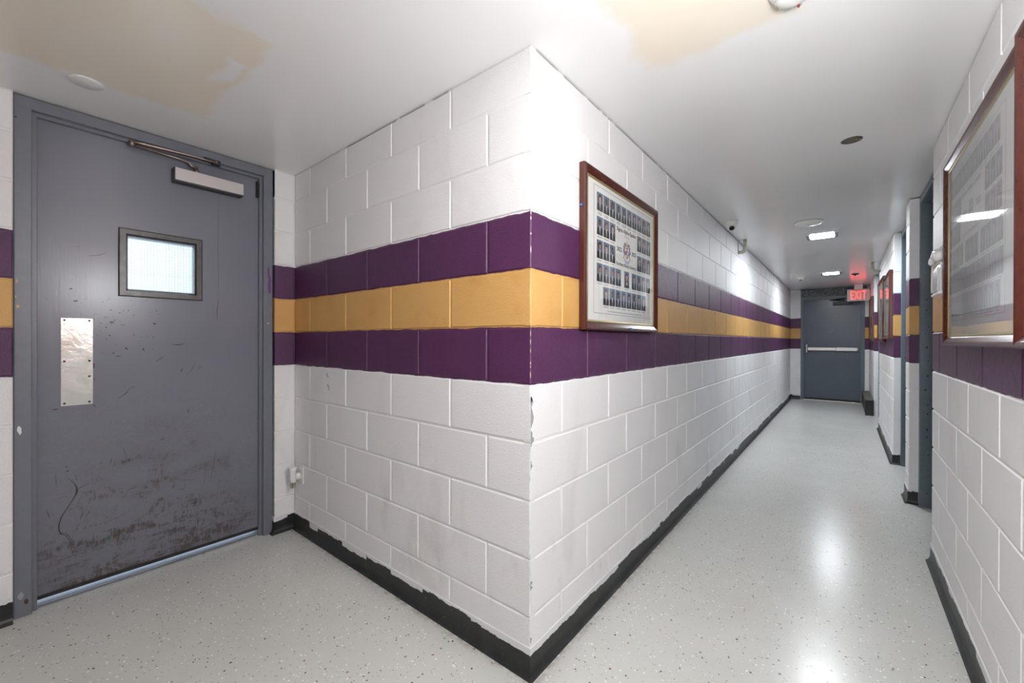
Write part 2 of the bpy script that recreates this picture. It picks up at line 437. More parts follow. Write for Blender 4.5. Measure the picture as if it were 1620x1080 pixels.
# wall_left: on both sides of the near door (faces +X)
DL0, DL1 = .034, 1.042
wl = slab('wall_left', xL - .2, xL - MJ, yR, DL0, kind='structure')
g = M(); g.box(xL - .2, xL - MJ, DL1, yc + .19, 0, H - .007); g.obj('mortar_bed', WALL, wl)
lay(wl, (xL, DL1), PH, yc - DL1, None, None, end=(True, False))
lay(wl, (xL, -.85), PH, DL0 + .85, DL0 + .85 - .3, DL0 + .85 - .1, end=(False, True))
# wall_right with its three door openings (faces -X)
r_end = 2.7061 + BL
O1, O2, O3 = (r_end, r_end + 1.016), (r_end + 1.016 + h, r_end + 2.032 + h), (r_end + 2.032 + 6 * h + BL * 2, 8.60)
O3 = (O2[1] + 5 * BL, 8.60)
TH = .052
wr = slab('wall_right', xr + MJ, xr + TH + .002, yR, r_end - MJ, kind='structure')
for q0, q1 in ((O1[1], O2[0]), (O2[1], O3[0]), (O3[1], yE)):
    g = M(); g.box(xr + MJ, xr + TH + .002, q0 + MJ, q1 - MJ, 0, H - .007); g.obj('mortar_bed', WALL, wr)
lay(wr, (xr, r_end), -PH, r_end - .5, BL, BL / 2, depth=TH)
lay(wr, (xr, O2[0]), -PH, O2[0] - O1[1], None, None, depth=TH)
lay(wr, (xr, O3[0]), -PH, O3[0] - O2[1], BL, BL / 2, depth=TH)
lay(wr, (xr, yE), -PH, yE - O3[1], BL, BL / 2, depth=TH)
for q in (O1, O2, O3):                                   # the block work behind the door frames
    pass
g = M(); g.box(xr + .22, xr + .3, yR, yE + .2, 0, H - .007); g.obj('wall_core', WALL, wr)
# wall_back: the strips beside the end door (faces -Y)
EX0, EX1 = -.68, .302
wb = slab('wall_back', xc - .1, EX0, yE + MJ, yE + .2, kind='structure')
g = M(); g.box(EX1, xr + .2, yE + MJ, yE + .2, 0, H - .007); g.obj('mortar_bed', WALL, wb)
lay(wb, (xc, yE), 0, EX0 - xc, None, None, end=(False, True))
lay(wb, (EX1, yE), 0, xr - EX1, None, None, end=(True, False))
# wall_rear: behind the camera
slab('wall_rear', xL - .2, xr + .3, yR - .2, yR, z1=H, kind='structure')
# caulk that closes parts of the dark crack between walls and ceiling
g = M()
def caulk(x0, y0, dx, dy, length, bias, solid=()):
    q = 0
    while q < length:
        ln = random.uniform(.03, .5); n_ = random.uniform(.008, .05)
        if any(s0 <= q <= s1 for s0, s1 in solid): n_ = .3; ln = 0
        q += ln
        e = min(q + n_, length)
        px, py, qx, qy = x0 + dx * q, y0 + dy * q, x0 + dx * e, y0 + dy * e
        nx, ny = -dy, dx
        if q < length: g.box(min(px, qx, px + nx * .03, qx + nx * .03), max(px, qx, px + nx * .03, qx + nx * .03),
                             min(py, qy, py + ny * .03, qy + ny * .03), max(py, qy, py + ny * .03, qy + ny * .03), H - .008, H - .0005)
        q = e
caulk(xc - .003, yc + .003, 0, 1, yE - yc, .1)
caulk(xL, yc + .003, 1, 0, xc - xL - .004, .1, ((0, .32), (1.35, 1.9)))
caulk(xr + .003, yE, 0, -1, yE - O3[1], .1)
caulk(xr + .003, O3[0], 0, -1, O3[0] - O2[1], .1)
caulk(xr + .003, r_end, 0, -1, r_end - .3, .1)
g.box(xL - .03, xL - .002, -1.6, DL0, H - .008, H - .0005); g.box(xL - .03, xL - .002, DL1, yc, H - .008, H - .0005)
g.box(xc, EX0, yE + .003, yE + .03, H - .008, H - .0005)
g.obj('caulk', CAULK, ceiling)

# chipped paint along the outside corner and marks on the walls
g = M()
z = .10
while z < 2.1:
    ln = random.uniform(.008, .03); wd = random.uniform(.0006, .0024)
    stripe = 5 * h < z < 7 * h
    if random.random() < (.6 if stripe or .75 < z < 1.02 else .3):
        e = .0006
        pts = [(xc + e, yc - e, z), (xc + e, yc + wd * .6, z + ln * .25), (xc + e, yc + wd, z + ln * .6), (xc + e, yc - e, z + ln)]
        mi_ = 2 if stripe else 0
        g.poly(pts, mi_)
        pts = [(xc + e, yc - e, z), (xc - wd * .7, yc - e, z + ln * .3), (xc - wd, yc - e, z + ln * .7), (xc + e, yc - e, z + ln)]
        g.poly(pts, mi_)
    z += ln * random.uniform(.8, 1.6)
for z0, ln, wd in ((.955, .05, .028), (.865, .11, .017), (.80, .055, .02), (.72, .03, .01), (.30, .03, .012), (.115, .02, .009)):
    pts = [(xc + .0009, yc + .002 + wd * abs(math.sin(2.3 * i + z0 * 40)) * (1 if 0 < i < 6 else .2), z0 + ln * i / 6) for i in range(7)]
    g.poly([(xc + .0009, yc + .001, z0)] + pts + [(xc + .0009, yc + .001, z0 + ln)], 0 if z0 > .94 else 1)
g.obj('chipped_paint', [CHIP, CHIPGREY, plain('chipped_beige', s2l(206, 184, 150), .6)], wm)
g = M()
for sx, sz, wd, hh in ((-2.27, .975, .02, .03), (-2.255, .965, .045, .004), (-2.26, .915, .025, .022), (-2.25, .9, .018, .03)):
    g.poly([(sx + wd * .5 * math.cos(q * 1.05) * random.uniform(.6, 1), yc - .0009, sz + hh * .5 * math.sin(q * 1.05)) for q in range(6)])
g.obj('marker_smudge', BLUEMARK, wf)

# ------------------------------------------------------------------ baseboards
BPROF = [(.0035, .1016), (.0048, .1000), (.0048, .034), (.0068, .022), (.0115, .012), (.0190, .0052), (.0225, .0028), (.0230, .0005), (0.0, .0005), (0.0, .1016)]
def baseboard(name, path, i0, i1):
    """path of wall-face points, walked with the room on the RIGHT hand; emits the stretch i0..i1 with mitred ends"""
    pts = [Vector(p) for p in path]; g = M(); rings = []
    def nr(p, q): d = (q - p).normalized(); return Vector((d.y, -d.x))
    for i in range(i0, i1 + 1):
        ns = []
        if i > 0: ns.append(nr(pts[i - 1], pts[i]))
        if i < len(pts) - 1: ns.append(nr(pts[i], pts[i + 1]))
        m_ = ns[0] if len(ns) == 1 else (ns[0] + ns[1]) / (1 + ns[0].dot(ns[1]))
        rings.append([(pts[i].x + m_.x * (o + .0008), pts[i].y + m_.y * (o + .0008), z_) for o, z_ in BPROF])
    g.ring(rings, True, True, 0, False)
    return tag(g.obj(name, BASE), kind='structure')
main = [(EX0, yE), (xc, yE), (xc, yc), (xL, yc), (xL, DL1)]
main = [(xL - .03, DL1), (xL, DL1), (xL, yc), (xc, yc), (xc, yE), (EX0 - .002, yE)]
baseboard('baseboard_left', main, 0, 2); baseboard('baseboard_front', main, 2, 3)
baseboard('baseboard_middle', main, 3, 4); baseboard('baseboard_back', main, 4, 5)
baseboard('baseboard_left.001', [(xL, -.85), (xL, DL0)], 0, 1)
baseboard('baseboard_right', [(xr, r_end), (xr, .3)], 0, 1)
baseboard('baseboard_right.001', [(xr, O2[0]), (xr, O1[1]), (xr + .05, O1[1])], 0, 2)
baseboard('baseboard_right.002', [(xr, O3[0]), (xr, O2[1]), (xr + .05, O2[1])], 0, 2)

# ------------------------------------------------------------------ screws and small shared pieces
def screw(parent, loc, ax, r_=.005, mat=BRONZE):
    g = M(); g.lathe([(r_, 0), (r_, .0012), (r_ * .6, .0022), (.0002, .0024)], 10, (0, 0, 0), ax); return g.obj('screw', mat, parent, loc)

# ------------------------------------------------------------------ door_1: the near grey door
d1 = empty('door_1', (xL - .06, 0, 0), kind='structure')          # local: x -> out of the door face, y along, z up
d1.rotation_euler = (0, 0, 0)
LY0, LY1, LZ0, LZ1 = .094, .979, .034, 2.141
WY0, WY1, WZ0, WZ1 = .392, .662, 1.421, 1.676
DT = .045
class YZ:                                                         # leaf is built with its own x axis along the door for the paint's coordinates
    pass
leafroot = bpy.data.objects.new('leaf', None)
bpy.data.objects.remove(leafroot)
g = M()
# leaf drawn with local x along the wall so that wear follows the door: rotate 90 degrees
for x0, x1, z0, z1 in ((LY0, WY0, LZ0, LZ1), (WY1, LY1, LZ0, LZ1), (WY0, WY1, LZ0, WZ0), (WY0, WY1, WZ1, LZ1)):
    g.box(x0, x1, 0, DT, z0, z1)
leaf = g.obj('leaf', DOOR, d1); leaf.rotation_euler = (0, 0, PH)   # local x -> +Y, local y -> -X
t3 = lambda p, q, o: (o, p, q)
sweep([(.352 + .008, 1.383), (.694, 1.383), (.694, 1.714), (.36, 1.714)], True,
      [(0, -.001), (0, .010), (.004, .013), (.026, .013), (.033, .004), (.033, -.020), (.028, -.020), (.028, -.001)], t3, 'window_trim', VISION, d1,
      ['window_trim'] * 4)
g = M(); g.box(-.027, -.021, WY0 - .004, WY1 + .004, WZ0 - .004, WZ1 + .004); pane = g.obj('glass_pane', PANE, d1)
g = M()
for i in range(22): q = WY0 + (i + .5) * (WY1 - WY0) / 22; g.box(-.0243, -.0237, q - .0006, q + .0006, WZ0, WZ1)
for i in range(20): q = WZ0 + (i + .5) * (WZ1 - WZ0) / 20; g.box(-.0243, -.0237, WY0, WY1, q - .0006, q + .0006)
g.obj('wire_mesh', plain('mesh_wire', s2l(146, 156, 166), .5), pane)
g = M(); g.box(0.0002, .0016, .172, .274, .870, 1.268, bev=.0005); plate = g.obj('push_plate', STEEL, d1)
for q, z_ in ((.183, 1.258), (.262, 1.258), (.183, 1.072), (.262, 1.072), (.262, 1.0), (.183, .882), (.262, .882)):
    screw(plate, (.0016, q, z_), (1, 0, 0), .0045, RUST)
# closer: body, cover, arms
g = M(); g.box(.0005, .052, .562, .877, 1.990, 2.062, bev=.003); cb = g.obj('closer_body', DARK, d1)
g = M(); g.box(.050, .060, .566, .876, 1.997, 2.060, bev=.002); g.obj('closer_cover', ALU_COVER, cb)
g = M(); g.lathe([(.011, 0), (.011, .02), (.007, .022), (.007, .034)], 14, (.032, .662, 2.060)); g.obj('pivot', BRONZE, cb)
g = M()
g.tube([(.032, .662, 2.088), (.033, .640, 2.092), (.035, .628, 2.108), (.037, .60, 2.112), (.044, .408, 2.119)], [.007, .007, .006, .0055, .0055], 8)
g.lathe([(.010, -.012), (.012, -.006), (.012, .006), (.009, .012)], 14, (.045, .402, 2.124)); arm = g.obj('closer_arm', BRONZE, d1)
g = M(); g.tube([(.045, .405, 2.131), (.047, .44, 2.134), (.052, .66, 2.142), (.054, .70, 2.140), (.054, .74, 2.141)], [.0065, .0075, .0055, .005, .008], 8)
g.lathe([(.010, -.006), (.012, 0), (.010, .008)], 12, (.054, .744, 2.141)); g.obj('forearm', BRONZE, arm)
g = M(); g.box(.022, .052, .69, .765, 2.143, 2.156, bev=.002); g.box(.034, .060, .725, .765, 2.128, 2.146, bev=.002); g.obj('arm_shoe', BLACK, arm)
# frame: jambs and head in one mitred moulding, with stop
xo = lambda v: v
FP = [(0, -.10), (0, .040), (.003, .042), (.048, .042), (.050, .040), (.050, .020), (.0645, .020), (.066, .018), (.066, .001), (.056, .001), (.056, -.10)]
FR = sweep([(1.037, .0), (1.037, 2.198), (.036, 2.198), (.036, .0)], False, [(i_ * (1 if i_ else 1), o_) for i_, o_ in FP], t3, 'jamb', JAMB, d1, ['jamb', 'frame_head', 'jamb'])
# dents, chips and smears on the frame
g = M()
def blob(g, x_, y_, z_, ry, rz_, mi=0, seed=1, n=9):
    rr = random.Random(seed)
    g.poly([(x_, y_ + ry * math.cos(6.283 * q / n) * rr.uniform(.55, 1), z_ + rz_ * math.sin(6.283 * q / n) * rr.uniform(.55, 1)) for q in range(n)], mi)
for args in ((.0425, 1.020, 1.505, .011, .085, 1, 3), (.0425, 1.014, 1.58, .008, .05, 1, 8), (.0425, .052, .79, .008, .022, 0, 4), (.0425, 1.012, 1.27, .004, .006, 0, 5),
             (.0425, .045, 1.415, .003, .012, 2, 6), (.0425, .047, 1.31, .006, .01, 2, 7), (.0425, .042, 1.35, .003, .006, 2, 9), (.0425, .055, .09, .012, .02, 3, 10), (.0425, .07, .06, .008, .015, 4, 11), (.0425, .042, 2.10, .0045, .004, 5, 2)):
    blob(g, *args)
g.obj('paint_chips', [CHIP, PURPLEMARK, plain('gold_dab', GOLD, .5), CHIPGREY, RUST, BLACK], FR[2])
# scuffs on the leaf
g = M()
def stroke(pts, wds, mi, x_=.0004):
    Ls = [];
    for i, p in enumerate(pts):
        p0, p1 = Vector(pts[max(i - 1, 0)]), Vector(pts[min(i + 1, len(pts) - 1)])
        d = (p1 - p0).normalized(); n_ = Vector((-d.y, d.x)) * wds[i] * .5
        Ls.append(((x_, p[0] + n_.x, p[1] + n_.y), (x_, p[0] - n_.x, p[1] - n_.y)))
    for i in range(len(Ls) - 1): g.poly([Ls[i][0], Ls[i][1], Ls[i + 1][1], Ls[i + 1][0]], mi)
stroke([(.195, .542), (.212, .516), (.221, .497), (.222, .475), (.219, .462), (.208, .438), (.195, .414), (.182, .390), (.172, .367), (.166, .340), (.167, .313)],
       [.001, .002, .004, .006, .005, .003, .003, .003, .004, .004, .004], 0)
stroke([(.167, .313), (.173, .296), (.184, .290), (.207, .240)], [.004, .004, .002, .002], 0)
stroke([(.173, .300), (.188, .296), (.213, .243), (.205, .238)], [.002, .002, .002, .002], 0)
for y0, z0, y1, z1, wd, mi in ((.566, 1.145, .618, 1.150, .005, 1), (.50, 1.06, .53, 1.085, .003, 1), (.36, .885, .405, .935, .003, 0), (.405, .935, .42, .937, .002, 0), (.63, .985, .665, 1.045, .002, 0),
                               (.68, 1.03, .695, 1.025, .002, 0), (.69, 1.02, .675, 1.012, .002, 0), (.385, 1.135, .395, 1.12, .006, 1), (.45, 1.13, .456, 1.115, .005, 1), (.35, 1.09, .37, 1.093, .004, 1),
                               (.147, .86, .165, .86, .006, 1), (.274, .868, .284, .855, .004, 1), (.278, 1.06, .278, 1.035, .006, 1), (.278, .99, .278, .98, .004, 1), (.275, 1.14, .280, 1.14, .004, 1),
                               (.188, .598, .192, .592, .004, 0), (.19, .57, .196, .578, .004, 0), (.33, 1.255, .345, 1.255, .007, 1), (.49, 1.255, .50, 1.25, .009, 1), (.21, 1.345, .225, 1.35, .006, 1), (.20, 1.40, .207, 1.405, .006, 1),
                               (.52, .655, .535, .664, .004, 0), (.30, .30, .40, .33, .0015, 1), (.58, .44, .66, .415, .0015, 0), (.73, .38, .76, .56, .0018, 1), (.70, .36, .715, .50, .0012, 1),
                               (.32, .225, .335, .215, .008, 2), (.772, 1.985, .772, 1.40, .0016, 1), (.772, 1.40, .765, 1.28, .003, 1), (.26, 1.56, .32, 1.585, .0025, 0), (.215, 1.595, .235, 1.60, .0015, 0), (.60, 1.0, .61, 1.02, .004, 0), (.63, .78, .636, .80, .004, 0)):
    stroke([(y0, z0), ((y0 + y1) / 2 + max(-.004, min(.004, (z1 - z0) * .08)), (z0 + z1) / 2 - (y1 - y0) * .08), (y1, z1)], [wd * .5, wd, wd * .4], mi)
rr = random.Random(5)
for i in range(46):
    y0 = min(.9, max(.14, rr.gauss(.45, .2))); z0 = rr.uniform(.09, .62) ** 1.1; an = rr.choice((rr.uniform(-.3, .5), rr.uniform(1.2, 1.8))); ln = rr.uniform(.008, .06)
    stroke([(y0, z0), (y0 + math.cos(an) * ln * .5, z0 + math.sin(an) * ln * .55), (y0 + math.cos(an) * ln, z0 + math.sin(an) * ln)], [.0006, .002 * rr.uniform(.5, 1.3), .0006], rr.choice((0, 1)), .0003)
for i in range(70):                                                    # small nicks between the plate and the window
    y0 = rr.gauss(.34, .09); z0 = rr.gauss(1.24, .09); r_ = rr.uniform(.0012, .004)
    if not (.275 < y0 < .62 or z0 > 1.275) or not .12 < y0 < .9 or z0 > 1.375: continue
    g.poly([(.0003, y0 + r_ * math.cos(k * 1.2566) * rr.uniform(.5, 1.4), z0 + r_ * math.sin(k * 1.2566) * rr.uniform(.4, .9)) for k in range(5)], rr.choice((0, 1, 1)))
g.obj('scuff_marks', [MARK, RUST, plain('green_scrap', s2l(30, 96, 60), .5)], d1)
g = M(); g.box(.0003, .004, .096, .977, .0345, .050); g.obj('door_sweep', plain('gap_shade_dark', s2l(40, 36, 34), .6), d1)  # dark strip added for the shaded gap under the leaf
# threshold, and the gap of daylight above it
g = M(); g.box(-.075, .0, .09, .985, .0, .012, bev=.003); g.obj('threshold', plain('dull_aluminium', s2l(126, 132, 142), .45, .5), d1)
g = M(); g.box(-.004, .018, .958, .978, 2.02, 2.115, bev=.002); g.box(-.002, .022, .962, .972, 2.03, 2.10); g.obj('door_bumper', BLACK, d1)

# ------------------------------------------------------------------ the vestibule behind the near door
vs = N('vestibule_paint'); vs = vs.fin(s2l(236, 238, 240), .6)
vx0, vx1, vy0, vy1 = xL - 2.4, xL - .2, -.9, 1.9
vest = slab('wall_vestibule', vx0 - .1, vx0, vy0, vy1, -.1, 2.5, vs, kind='structure')
for bx in ((vx0, vx1 + .0, vy0 - .1, vy0, -.1, 2.5), (vx0, vx1, vy1, vy1 + .1, -.1, 2.5), (vx0 - .1, vx1 + .05, vy0, vy1, 2.45, 2.55), (vx0 - .1, xL - .062, vy0, vy1, -.1, -.001)):
    g = M(); g.box(*bx); g.obj('wall_panel', vs, vest)
g = M(); g.box(vx1 - .001, vx1 + .11, vy0, .0, 0, 2.5); g.box(vx1 - .001, vx1 + .11, 1.075, vy1, 0, 2.5); g.box(vx1 - .001, vx1 + .11, .0, 1.075, 2.21, 2.5); g.obj('wall_panel', vs, vest)
g = M(); g.box(vx0, vx0 + .03, .35, 1.25, 0, 2.1); g.box(vx0 + .03, vx0 + .05, .42, 1.18, .1, 2.05); g.obj('door_panel', plain('vestibule_door', s2l(214, 220, 228), .5), vest)
g = M(); g.box(vx0 + .6, vx0 + .66, -.42, -.38, 0, 1.32); g.tube([(vx0 + .63, -.40, 1.3), (vx0 + .1, -.62, 1.12)], .03, 8); g.obj('handrail', plain('rail_grey', s2l(110, 112, 120), .5), vest)
ld = bpy.data.lights.new('vestibule_daylight', 'AREA'); ld.shape = 'RECTANGLE'; ld.size = 1.2; ld.size_y = 1.6; ld.energy = VESTIBULE; ld.color = (.88, .94, 1)
lo = bpy.data.objects.new('vestibule_daylight', ld); COL.objects.link(lo); lo.location = (xL - 1.2, .5, 2.44)

# ------------------------------------------------------------------ door_2: the end door
d2 = empty('door_2', (0, yE, 0), kind='structure')
e3 = lambda p, q, o: (p, -o, q)
g = M(); g.box(-.628, .246, .055, .10, .045, 1.985); l2 = g.obj('leaf', DOOR_END, d2)
FE = [(0, -.14), (0, -.004), (.002, -.002), (.046, -.002), (.048, -.004), (.048, -.036), (.060, -.036), (.060, -.054), (.05, -.054), (.05, -.14)]
sweep([(EX1, .0), (EX1, 2.045), (EX0, 2.045), (EX0, .0)], False, FE, e3, 'jamb', JAMB_BLUE, d2, ['jamb', 'frame_head', 'jamb'])
g = M(); g.box(EX0, EX1 + .03, -.006, .06, 2.047, H - .012, bev=.004); g.obj('lintel', LINTEL, d2)
g = M(); g.box(-.60, -.565, -.015, .054, .935, 1.105, bev=.012); pb = g.obj('panic_bar_head', ALU, d2)
g = M(); g.box(-.566, -.12, -.008, .035, .985, 1.045, bev=.006); g.box(-.56, .2, .03, .055, .99, 1.04); g.obj('panic_bar_rail', ALU, d2)
g = M(); g.box(-.12, .195, -.022, .030, .982, 1.048, bev=.006); g.obj('panic_bar_push', plain('bar_light', s2l(214, 214, 214), .35, .6), d2)
g = M(); g.box(.195, .21, -.018, .054, .984, 1.046, bev=.004); g.obj('bar_end_cap', plain('bar_cap', s2l(170, 172, 174), .4, .4), d2)
g = M(); g.box(-.17, .125, -.006, .0545, 1.862, 1.934, bev=.004); cb2 = g.obj('closer_body', plain('closer_dark', s2l(44, 46, 50), .45), d2)
g = M(); g.tube([(.0, .02, 1.95), (-.22, .0, 1.965), (.02, -.01, 1.985)], .009, 8); g.lathe([(.012, 0), (.012, .03)], 10, (.0, .02, 1.93)); g.obj('closer_arm', BLACK, d2)
g = M(); g.box(-.66, .28, .0, .13, .0, .014, bev=.003); g.obj('threshold', ALU, d2)
g = M(); rr = random.Random(3)
for i in range(24):
    q, z_ = rr.uniform(-.58, .2), rr.uniform(.2, 1.8); r_ = rr.uniform(.003, .008)
    g.poly([(q + r_ * math.cos(k * 1.05), .0547, z_ + r_ * .8 * math.sin(k * 1.05)) for k in range(6)])
g.obj('dent_highlights', plain('dent_highlight', s2l(128, 138, 148), .3), l2)  # flat lighter spots, painted as highlights on dents
g = M(); g.box(EX0, EX1, .12, .16, -.02, 2.1); g.obj('door_backing', DARK, d2)

# ------------------------------------------------------------------ doors 3-5 in the right wall
def side_door(n, y0, y1):
    d = empty('door_%d' % n, (xr, y0, 0), kind='structure')
    s3 = lambda p, q, o: (-o, p, q)
    wd = y1 - y0
    FS = [(0, -.215), (0, -.052), (.046, -.052), (.048, -.054), (.048, -.105), (.062, -.105), (.062, -.150), (.052, -.150), (.052, -.215)]
    js = sweep([(0, .0), (0, H - .008), (wd, H - .008), (wd, .0)], False, FS, s3, 'jamb', JAMB_BLUE, d, ['jamb', 'frame_head', 'jamb'])
    g = M(); g.box(.155, .2, .058, wd - .058, .02, H - .07); g.obj('leaf', DOOR_END, d)
    g = M(); rr = random.Random(n)
    for i in range(16):
        z_ = .12 + i * .09 + rr.uniform(-.03, .03)
        xx = .085 + rr.uniform(-.006, .01)
        r_ = rr.uniform(.002, .006)
        g.poly([(xx + r_ * math.cos(k * 1.05), wd - .0485, z_ + r_ * 1.5 * math.sin(k * 1.05)) for k in range(6)], 0)
    g.obj('rust_spots', RUST, js[2])
side_door(3, *O1); side_door(4, *O2); side_door(5, *O3)

# ------------------------------------------------------------------ ceiling fixtures
def lamp(name, x, y, mat, label, rz=0):
    t = empty(name, (x, y, H), rz, label, 'ceiling light')
    g = M(); g.box(-.13, .13, -.135, .135, -.003, -.0005)
    for bx in ((-.13, .13, -.135, -.119), (-.13, .13, .119, .135), (-.13, -.092, -.119, .119), (.092, .13, -.119, .119)): g.box(*bx, -.012, -.003)
    g.obj('base_plate', WPLASTIC, t)
    g = M(); g.box(-.088, .088, -.117, .117, -.0125, -.0035); g.obj('diffuser', mat, t)
    for sx in (-1, 1):
        g = M(); g.box(sx * .111 - .015, sx * .111 + .015, -.115, .115, -.020, -.0125, bev=.003); g.obj('lens_end', CLEAR, t)
    return t
lamp('ceiling_light', -.168, 5.0, LAMP, 'small bright ceiling light nearest the camera in the hallway, past the round white disc')
lamp('ceiling_light.001', -.155, 7.88, LAMP, 'small bright ceiling light near the red exit sign at the far end')
lamp('ceiling_light.002', -.70, .60, LAMP_ALCOVE, 'small ceiling light above the alcove by the near door, out of the picture')
t = empty('globe_light', (.12, .62, H), 0, 'white globe pendant light beside the camera, out of the picture', 'ceiling light')
g = M(); g.lathe([(.07, -.0005), (.07, -.02), (.05, -.03), (.012, -.035), (.012, -.47)], 24); g.obj('base_plate', WPLASTIC, t)
g = M(); g.lathe([(max(.0004, .09 * math.sin(q * math.pi / 12)), -.56 + .09 * math.cos(q * math.pi / 12)) for q in range(13)], 24); g.obj('globe', LAMP_NEAR, t)

def exit_sign(name, loc, rz, label, wd=.316, hh=.212, d_=.036, stem=.0):
    t = empty(name, loc, rz, label, 'exit sign')       # origin: middle of the bottom edge; front = local -y
    g = M(); g.box(-wd / 2, wd / 2, -d_ / 2, d_ / 2, 0, hh, bev=.004); body = g.obj('housing', plain('sign_housing', s2l(214, 196, 196), .4), t)
    if stem:
        g = M(); g.box(-.06, .06, -.03, .03, hh + .0, hh + stem, bev=.003); g.obj('canopy', WPLASTIC, t)
    cu = bpy.data.curves.new('exit_text', 'FONT'); cu.body = 'EXIT'; cu.size = 1; cu.extrude = .001; cu.align_x = 'CENTER'; cu.offset = -.004; cu.space_character = 1.2
    to = bpy.data.objects.new('exit_text', cu); COL.objects.link(to)
    dg = bpy.context.evaluated_depsgraph_get(); me = bpy.data.meshes.new_from_object(to.evaluated_get(dg))
    bpy.data.objects.remove(to)
    xs = [v.co.x for v in me.vertices]; ys = [v.co.y for v in me.vertices]
    sx, sy = wd * .66 / (max(xs) - min(xs)), hh * .70 / (max(ys) - min(ys)); mx = (max(xs) + min(xs)) / 2
    for v in me.vertices: v.co = ((v.co.x - mx) * sx, -d_ / 2 - .0012 - v.co.z * .25, hh * .15 + (v.co.y - min(ys)) * sy)
    me.materials.clear(); me.materials.append(REDLED)
    lt = bpy.data.objects.new('exit_letters', me); COL.objects.link(lt); lt.parent = t
    return t
exit_sign('exit_sign', (.200, 9.74, 1.898), 0, 'lit red EXIT sign hanging from the ceiling before the end door', stem=.0895)
exit_sign('exit_sign.001', (xr - .0195, .42, 1.90), -PH, 'lit red EXIT sign on the right wall beside the camera, out of the picture')

# round plates, detectors, camera, open box
t = empty('ceiling_cover_plate', (-2.368, .218, H), 0, 'round white blank cover plate on the ceiling above the near grey door', 'cover plate')
g = M(); g.lathe([(.050, -.0005), (.050, -.005), (.047, -.007), (.0005, -.0075)], 40); g.obj('plate', WPLASTIC, t)
g = M(); g.lathe([(.003, -.0074), (.003, -.0084), (.0003, -.0086)], 8, (0, .028, 0)); g.obj('screw', WPLASTIC, t)
t = empty('ceiling_access_point', (-.243, 4.40, H), 0, 'wide round white disc with a raised centre on the hallway ceiling', 'access point')
g = M(); g.lathe([(.100, -.0005), (.104, -.006), (.100, -.013), (.085, -.021), (.06, -.026), (.0005, -.028)], 48); g.obj('shell', WPLASTIC, t)
g = M(); g.lathe([(.036, -.0268), (.036, -.0295), (.031, -.0315), (.0005, -.032)], 32); g.obj('centre_cap', WPLASTIC, t)
g = M(); g.lathe([(.101, -.0004), (.106, -.0006), (.106, -.003), (.101, -.0034)], 48); g.obj('shadow_ring', plain('ring_grey', s2l(150, 150, 150), .5), t)
t = empty('dome_camera', (-.760, 3.955, H), 0, 'white dome security camera on the ceiling beside the hallway wall', 'camera')
g = M(); g.lathe([(.052, -.0005), (.055, -.004), (.054, -.012), (.047, -.040), (.040, -.048), (.0005, -.050)], 36); g.obj('housing', WPLASTIC, t)
ax = Vector((.30, -.80, -.55)).normalized()
g = M(); g.lathe([(.036 * math.sin(q * math.pi / 12), -.036 * math.cos(q * math.pi / 12)) for q in range(13)], 28, (0, -.004, -.050), ax); ey = g.obj('eyeball', WPLASTIC, t)
g = M(); g.lathe([(.021, .028), (.021, .037), (.019, .0385), (.017, .036), (.0005, .035)], 28, (0, -.004, -.050), ax); le = g.obj('lens_ring', plain('lens_ring', s2l(96, 84, 80), .35), t)
g = M(); g.lathe([(.0165, .0352), (.0165, .0372), (.012, .039), (.0005, .0405)], 24, (0, -.004, -.050), ax); g.obj('lens', plain('lens_black', s2l(8, 8, 10), .08), le)
g = M(); g.lathe([(.003, 0), (.003, .002)], 8, (.012, -.0525, -.010), (.2, -1, 0)); g.obj('status_hole', BLACK, t)
def detector(name, loc, r_, label, mat, led=True, rz=0):
    t = empty(name, loc, rz, label, 'smoke detector')
    g = M(); g.lathe([(r_, -.0005), (r_ * 1.02, -.006), (r_ * .95, -.014), (r_ * .80, -.022), (r_ * .74, -.026)], 36); g.obj('base', mat, t)
    g = M(); g.lathe([(r_ * .73, -.0258), (r_ * .70, -.033), (r_ * .55, -.041), (r_ * .3, -.045), (.0004, -.046)], 32); g.obj('cap', mat, t)
    g = M()
    for q in range(10):
        an = q * .628; g.box(r_ * .66 * math.cos(an) - .004, r_ * .66 * math.cos(an) + .004, r_ * .66 * math.sin(an) - .004, r_ * .66 * math.sin(an) + .004, -.037, -.031)
    g.obj('vent_slots', DARK if not led else plain('slot_grey', s2l(170, 170, 166), .6), t)
    if led:
        g = M(); g.lathe([(.004, -.040), (.0035, -.047), (.0004, -.0485)], 10, (.010, r_ * .5, 0)); g.obj('status_light', plain('red_lens', s2l(120, 18, 24), .2), t)
    else:
        g = M(); g.lathe([(.018, -.0455), (.018, -.053), (.012, -.056), (.0004, -.056)], 16); g.obj('sensor', BLACK, t)
detector('smoke_detector', (-.117, 1.445, H), .062, 'white smoke detector with a small red light cut by the top of the picture', WPLASTIC)
detector('smoke_detector.001', (-.55, 8.10, H), .062, 'ivory smoke detector on the far ceiling left of the last light', IVORY, False)
t = empty('open_ceiling_box', (HOLE[0], HOLE[1], H), R(12), 'open round electrical box in the hallway ceiling with dark inside', 'electrical box')
g = M(); g.lathe([(.041, -.001), (.044, -.0015), (.044, .001), (.0415, .001), (.0415, .055), (.0004, .056)], 20)
g.obj('box', plain('box_steel', s2l(104, 100, 88), .5, .6), t)
g = M(); g.box(-.036, .036, -.006, .006, .004, .007, bev=.001); g.box(.012, .04, -.018, .012, -.004, .003, bev=.001); g.obj('strap', plain('strap_steel', s2l(120, 112, 98), .5, .6), t)
g = M(); g.tube([(-.02, .01, .05), (-.01, .015, .012), (.01, .004, .01), (.02, -.008, .03)], .004, 8); g.obj('wire', plain('wire_red', s2l(110, 70, 64), .5), t)
